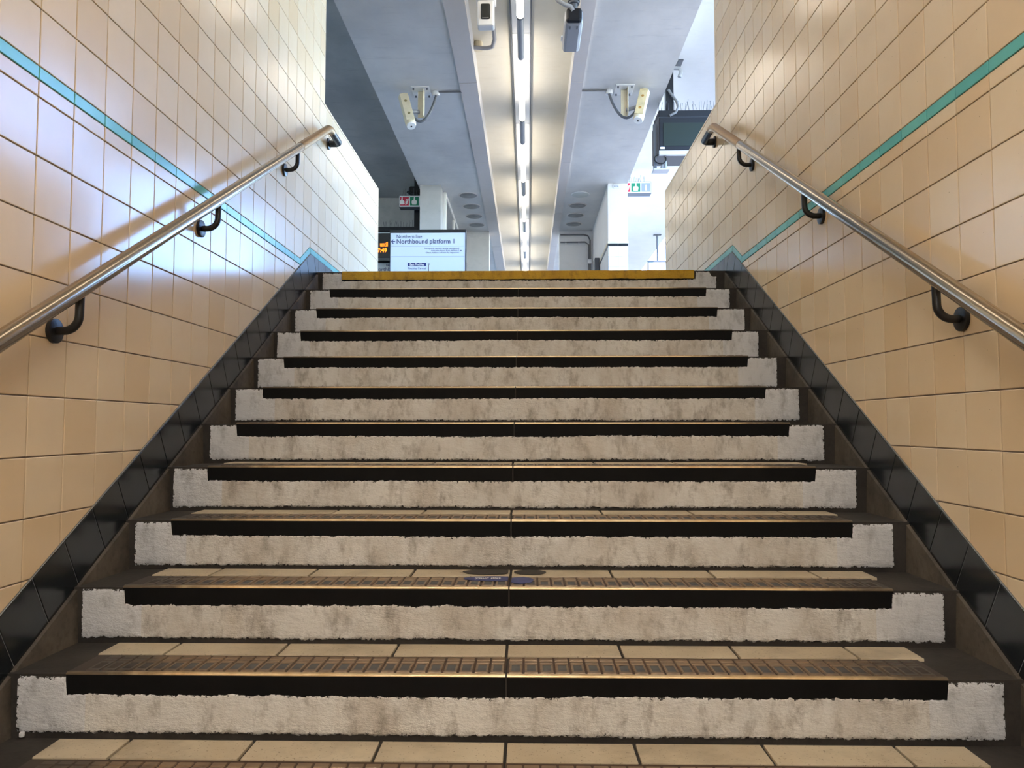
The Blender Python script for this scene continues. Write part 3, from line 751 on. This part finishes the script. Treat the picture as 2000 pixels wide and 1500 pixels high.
# bird spikes helper
def spikes(parent, x0, x1, y, z, n, h, seed=1):
    r = random.Random(seed); mb = MB()
    for k in range(n):
        x = x0+(x1-x0)*(k+.5)/n+r.uniform(-.01, .01)
        mb.tube([(x, y+r.uniform(-.02, .02), z), (x+r.uniform(-.02, .02), y+r.uniform(-.05, .05), z+h*r.uniform(.75, 1.1))], .0022, 4)
    return tag(mb.build('bird_spikes', 'dark_grey_metal', parent), kind='stuff')

# ------------------------------------------------------------------ hanging monitor, right
e = empty('hanging_monitor', (1.85, 8.3, HI), 'dark hanging platform monitor with bird spikes above the right wall', 'monitor')
b = MB(); b.cbox(1.415, 2.25, 8.20, 8.62, 2.955, 3.36, .008); hs = b.build('housing', 'dark_grey_metal', e)
b = MB(); b.cbox(1.425, 2.24, 8.185, 8.215, 2.985, 3.35, .006); b.build('bezel', 'black_metal', e)
b = MB(); b.box(1.468, 2.20, 8.180, 8.186, 3.03, 3.285); b.build('screen', 'screen_green', e)
b = MB(); b.box(1.468, 2.20, 8.178, 8.1805, 3.03, 3.105); b.build('reflection_band', 'screen_glass', e) if False else None
b = MB(); b.cbox(1.418, 2.24, 8.18, 8.22, 2.93, 2.982, .006); b.build('lower_rail', 'pale_metal', e)
b = MB(); b.cbox(1.43, 1.48, 8.176, 8.188, 2.995, 3.018, .002); b.build('sticker', 'white_plastic', e)
b = MB(); b.cbox(1.425, 2.24, 8.22, 8.55, 3.36, 3.44, .006); b.build('top_cover', 'black_metal', e)
spikes(e, 1.43, 2.2, 8.26, 3.44, 34, .115, 3)
b = MB(); b.cbox(1.515, 1.60, 8.27, 8.36, 3.40, HI, .004); po = b.build('post', 'black_metal', e)
b = MB(); b.tube([(1.60, 8.26, 3.93), (1.66, 8.25, 3.92), (1.68, 8.25, 3.88), (1.66, 8.25, 3.82)], .022, 8); b.build('cable_gland', 'grey_metal', po, smooth=True)
b = MB(); b.tube([(1.54, 8.25, 3.68), (1.57, 8.235, 3.62), (1.62, 8.22, 3.54), (1.635, 8.21, 3.47), (1.61, 8.205, 3.41), (1.54, 8.205, 3.37)], .014, 8); b.build('cable', 'cable_grey', po, smooth=True)
b = MB(); b.cbox(1.645, 1.70, 8.20, 8.42, HI-.012, HI, .003); b.build('ceiling_plate', 'dark_grey_metal', po)
b = MB(); b.cbox(1.37, 1.405, 8.25, 8.29, 2.79, 3.30, .004); b.build('side_rail', 'dark_grey_metal', e)
loop = [(1.44+.062*math.cos(a), 8.23+.01*math.sin(a), 2.90+.052*math.sin(a)) for a in [2*math.pi*k/24*0.93+1.3 for k in range(24)]]
b = MB(); b.tube(loop, .0075, 8); b.build('cable_loop', 'black_plastic', e, smooth=True)
b = MB(); b.cbox(1.36, 1.54, 8.20, 8.34, 2.775, 2.79, .005); b.build('base_plate', 'pale_metal', e)
b = MB(); b.tube([(1.50, 8.26, 2.79), (1.50, 8.26, 2.86), (1.49, 8.26, 2.94)], .016, 8); b.tube([(1.46, 8.28, 2.79), (1.48, 8.28, 2.88)], .02, 8); b.build('mount', 'grey_metal', e, smooth=True)

# ------------------------------------------------------------------ pictogram signs
def hand(mb, x, y, z, s, m):
    P = [(-.30,-.5),(.28,-.5),(.38,-.1),(.30,.12),(.10,.16),(.10,.62),(-.06,.66),(-.12,.16),(-.34,.10),(-.42,-.15)]
    v = [(x+p[0]*s, y, z+p[1]*s) for p in P]; w = [(p[0], y+.003, p[2]) for p in v]
    n = len(P); mb.faces(v+w, [tuple(range(n))]+[(k, n+k, n+(k+1)%n, (k+1)%n) for k in range(n)], m)
def flames(mb, x, y, z, s, m):
    for dx, dz_ in ((-.1, -.42), (-.02, -.2), (.06, .02), (.1, .24)):
        P = [(-.22,.16),(-.05,-.02),(.22,.20),(.24,.10),(0,-.16),(-.2,0)]
        v = [(x+(p[0]+dx)*s, y, z+(p[1]+dz_)*s) for p in P]; w = [(p[0], y+.003, p[2]) for p in v]; n = len(P)
        mb.faces(v+w, [tuple(range(n))]+[(k, n+k, n+(k+1)%n, (k+1)%n) for k in range(n)], m)
def pictosign(x0, z0, z1, y, lab):
    """three square panes: red fire call, green emergency call, grey information"""
    h = z1-z0; p = h-.05; w = 3*p+4*.017; x1 = x0+w
    e = empty('pictogram_sign', ((x0+x1)/2, y, z0), lab, 'sign', 'red green and grey pictogram signs')
    b = MB(); b.cbox(x0, x1, y, y+.16, z0, z1, .006); b.build('box', 'dark_grey_metal', e)
    b = MB(); b.cbox(x0+.008, x1-.008, y-.004, y+.004, z0+.008, z1-.008, .002); fc = b.build('face', 'white_plastic', e)
    for k, (nm_, mt) in enumerate((('red_pane', 'sign_red'), ('green_pane', 'sign_green'), ('grey_pane', 'sign_grey'))):
        xa = x0+.017+k*(p+.017)
        b = MB(); b.box(xa, xa+p, y-.006, y-.003, z0+.025, z1-.025); b.build(nm_, mt, fc)
        b = MB(); cx, cz = xa+p/2, (z0+z1)/2
        if k == 0: hand(b, cx-p*.28, y-.009, cz, p*.72, 0); flames(b, cx+p*.24, y-.009, cz, p*.75, 0)
        elif k == 1: hand(b, cx, y-.009, cz, p*.78, 0)
        if k < 2: b.build('pictogram', 'white_plastic', fc)
        else: text('pictogram', 'i', cx, y-.008, cz-p*.33, p*.95, 'white_plastic', fc, 'CENTER', bold=.004)
    return e, x0, x1
e, a, c = pictosign(-1.985, 3.37, 3.556, 11.62, 'red and green pictogram sign beside the left column under bird spikes')
spikes(e, -1.96, -1.70, 11.7, 3.556, 12, .13, 5)
e, a, c = pictosign(1.413, 3.563, 3.75, 11.62, 'green and grey pictogram sign right of the white pier')
e_w = c
for o in e.children: pass
spikes(e, 1.53, 1.80, 11.7, 3.75, 14, .11, 6)

# ------------------------------------------------------------------ departure board, left
e = empty('departure_board', (-2.2, 11.95, HI), 'black departure board with orange lettering behind the platform sign', 'display board')
b = MB(); b.cbox(-2.75, -1.70, 11.9, 12.1, 3.069, 3.142, .006); b.build('top_bar', 'black_metal', e)
b = MB(); b.cbox(-2.75, -1.72, 11.92, 12.1, 2.655, 3.06, .008); bd = b.build('body', 'black_plastic', e)
b = MB(); b.box(-2.73, -1.74, 11.915, 11.921, 3.045, 3.058); b.build('top_strip', 'pale_metal', bd)
text('lettering', 'until', -2.332, 11.915, 2.832, .105, 'led_orange', bd, sx=.68, bold=.002)
text('lettering', '07:49', -2.415, 11.915, 2.742, .092, 'led_orange', bd, sx=.95, bold=.003)
b = MB(); b.cbox(-1.80, -1.715, 11.95, 12.05, 3.14, HI, .004); po = b.build('post', 'black_metal', e)
b = MB(); b.cbox(-1.88, -1.70, 11.93, 12.08, 3.70, 3.80, .02); b.tube([(-1.9, 11.9, 3.7), (-1.8, 11.88, 3.62), (-1.74, 11.9, 3.68)], .02, 8); b.build('post_bracket', 'black_metal', po)
b = MB(); b.tube([(-1.70, 11.95, 3.6), (-1.685, 11.95, 3.4), (-1.69, 11.95, 3.25), (-1.715, 11.95, 3.15)], .008, 8); b.build('cable', 'black_plastic', po, smooth=True)
spikes(e, -2.7, -1.83, 11.98, 3.142, 34, .12, 8)
# white notice behind, lower
e = empty('wall_notice', (-2.4, 12.6, LAND), 'white notice with a black top edge below the departure board', 'sign')
b = MB(); b.cbox(-2.9, -1.9, 12.6, 12.64, 1.4, 2.74, .004); b.build('panel', 'white_plastic', e)
b = MB(); b.cbox(-2.92, -1.88, 12.59, 12.65, 2.715, 2.755, .004); b.build('top_edge', 'black_plastic', e)
text('lettering', 'Northern line', -2.36, 12.597, 2.66, .06, 'sign_navy', e)
text('lettering', 'Northbound', -2.56, 12.597, 2.58, .09, 'sign_navy', e)

# ------------------------------------------------------------------ platform sign with line diagram
y = 9.5; x0, x1 = -1.735, -.776; zt = 2.468
e = empty('platform_sign', ((x0+x1)/2, y, LAND), 'white platform sign reading Northbound platform 1 with a black top bar', 'sign')
b = MB(); b.cbox(x0+.006, x1-.006, y, y+.10, LAND, zt-.036, .004); pn = b.build('panel', 'sign_white', e)
b = MB(); b.cbox(x0, x1, y-.008, y+.108, zt-.040, zt, .004); b.build('top_bar', 'black_plastic', e)
for a in (x0, x1-.008): b = MB(); b.cbox(a, a+.008, y-.006, y+.106, LAND, zt-.040, .002); b.build('side_edge', 'black_metal', e)
yt_ = y-.001
text('lettering', 'Northern line', -1.652, yt_, 2.362, .062, 'sign_navy', pn, sx=.93)
text('lettering', 'Northbound platform 1', -1.652, yt_, 2.293, .083, 'sign_navy', pn, sx=.93, bold=.0008)
ar = MB(); zc = 2.319
def bar(mb, pts): 
    n = len(pts); v = [(p[0], yt_-.002, p[1]) for p in pts]; w = [(p[0], yt_+.002, p[1]) for p in pts]
    mb.faces(v+w, [tuple(range(n))]+[(k, n+k, n+(k+1)%n, (k+1)%n) for k in range(n)])
ar_x = -1.715
bar(ar, [(ar_x+.004, zc-.006), (ar_x+.048, zc-.006), (ar_x+.048, zc+.006), (ar_x+.004, zc+.006)])
bar(ar, [(ar_x-.004, zc), (ar_x+.018, zc-.026), (ar_x+.032, zc-.026), (ar_x+.010, zc)]); bar(ar, [(ar_x-.004, zc), (ar_x+.010, zc), (ar_x+.032, zc+.026), (ar_x+.018, zc+.026)])
ar.build('arrow', 'sign_blue', pn)
for z in (2.258, 2.13):
    b = MB(); b.box(x0+.02, x1-.02, yt_-.001, yt_+.002, z-.0025, z+.0025); b.build('rule', 'sign_rule', pn)
for k, (tx, xr) in enumerate((('During early morning service, northbound', -.862), ('trains also depart from platform 2', -.862), ('Check platform indicator for departures', -.862))):
    text('lettering', tx, xr, yt_, 2.222-k*.027, .027, 'sign_navy', pn, 'RIGHT', sx=.95)
ar2 = MB(); bar(ar2, [(-.855, 2.199), (-.838, 2.199), (-.838, 2.203), (-.855, 2.203)]); bar(ar2, [(-.842, 2.192), (-.830, 2.201), (-.842, 2.210)]); ar2.build('arrow', 'sign_navy', pn)
b = MB(); b.box(-1.508, -1.274, yt_-.001, yt_+.002, 2.006, 2.047); b.build('name_panel', 'sign_blue', pn)
text('lettering', 'East Finchley', -1.391, yt_-.002, 2.015, .038, 'white_plastic', pn, 'CENTER', sx=.92, bold=.0008)
text('lettering', 'Finchley Central', -1.276, yt_, 1.966, .036, 'sign_navy', pn, 'RIGHT', sx=.95)
b = MB(); b.tube([(-1.243, yt_+.002, 2.03), (-1.243, yt_-.002, 2.03)], .011, 16); cdot = b.build('line_stop', 'black_plastic', pn)
b = MB(); b.tube([(-1.243, yt_+.0, 2.03), (-1.243, yt_-.003, 2.03)], .006, 16); b.build('line_stop_centre', 'sign_white', pn)
b = MB(); b.box(-1.246, -1.240, yt_-.001, yt_+.002, 1.75, 2.02); b.build('line', 'black_plastic', pn)

# hanging sign far right
e = empty('hanging_sign', (2.7, 15.9, HI), 'small pale blue sign hanging on a thin pole at far right', 'sign')
b = MB(); b.cbox(2.62, 2.78, 15.86, 15.94, HI-.02, HI, .004); b.build('ceiling_plate', 'dark_grey_metal', e)
b = MB(); b.tube([(2.7, 15.9, HI), (2.7, 15.9, 3.43)], .02, 8); b.build('pole', 'dark_grey_metal', e, smooth=True)
b = MB(); b.cbox(2.49, 2.91, 15.87, 15.93, 3.07, 3.445, .005); b.build('frame', 'dark_grey_metal', e)
b = MB(); b.box(2.51, 2.89, 15.865, 15.872, 3.09, 3.405); b.build('panel', 'sign_white', e)

# ------------------------------------------------------------------ lift everything from eye-relative heights
for o in bpy.data.objects:
    if o.parent is None and o not in (camo, suno): o.location.z += CZ
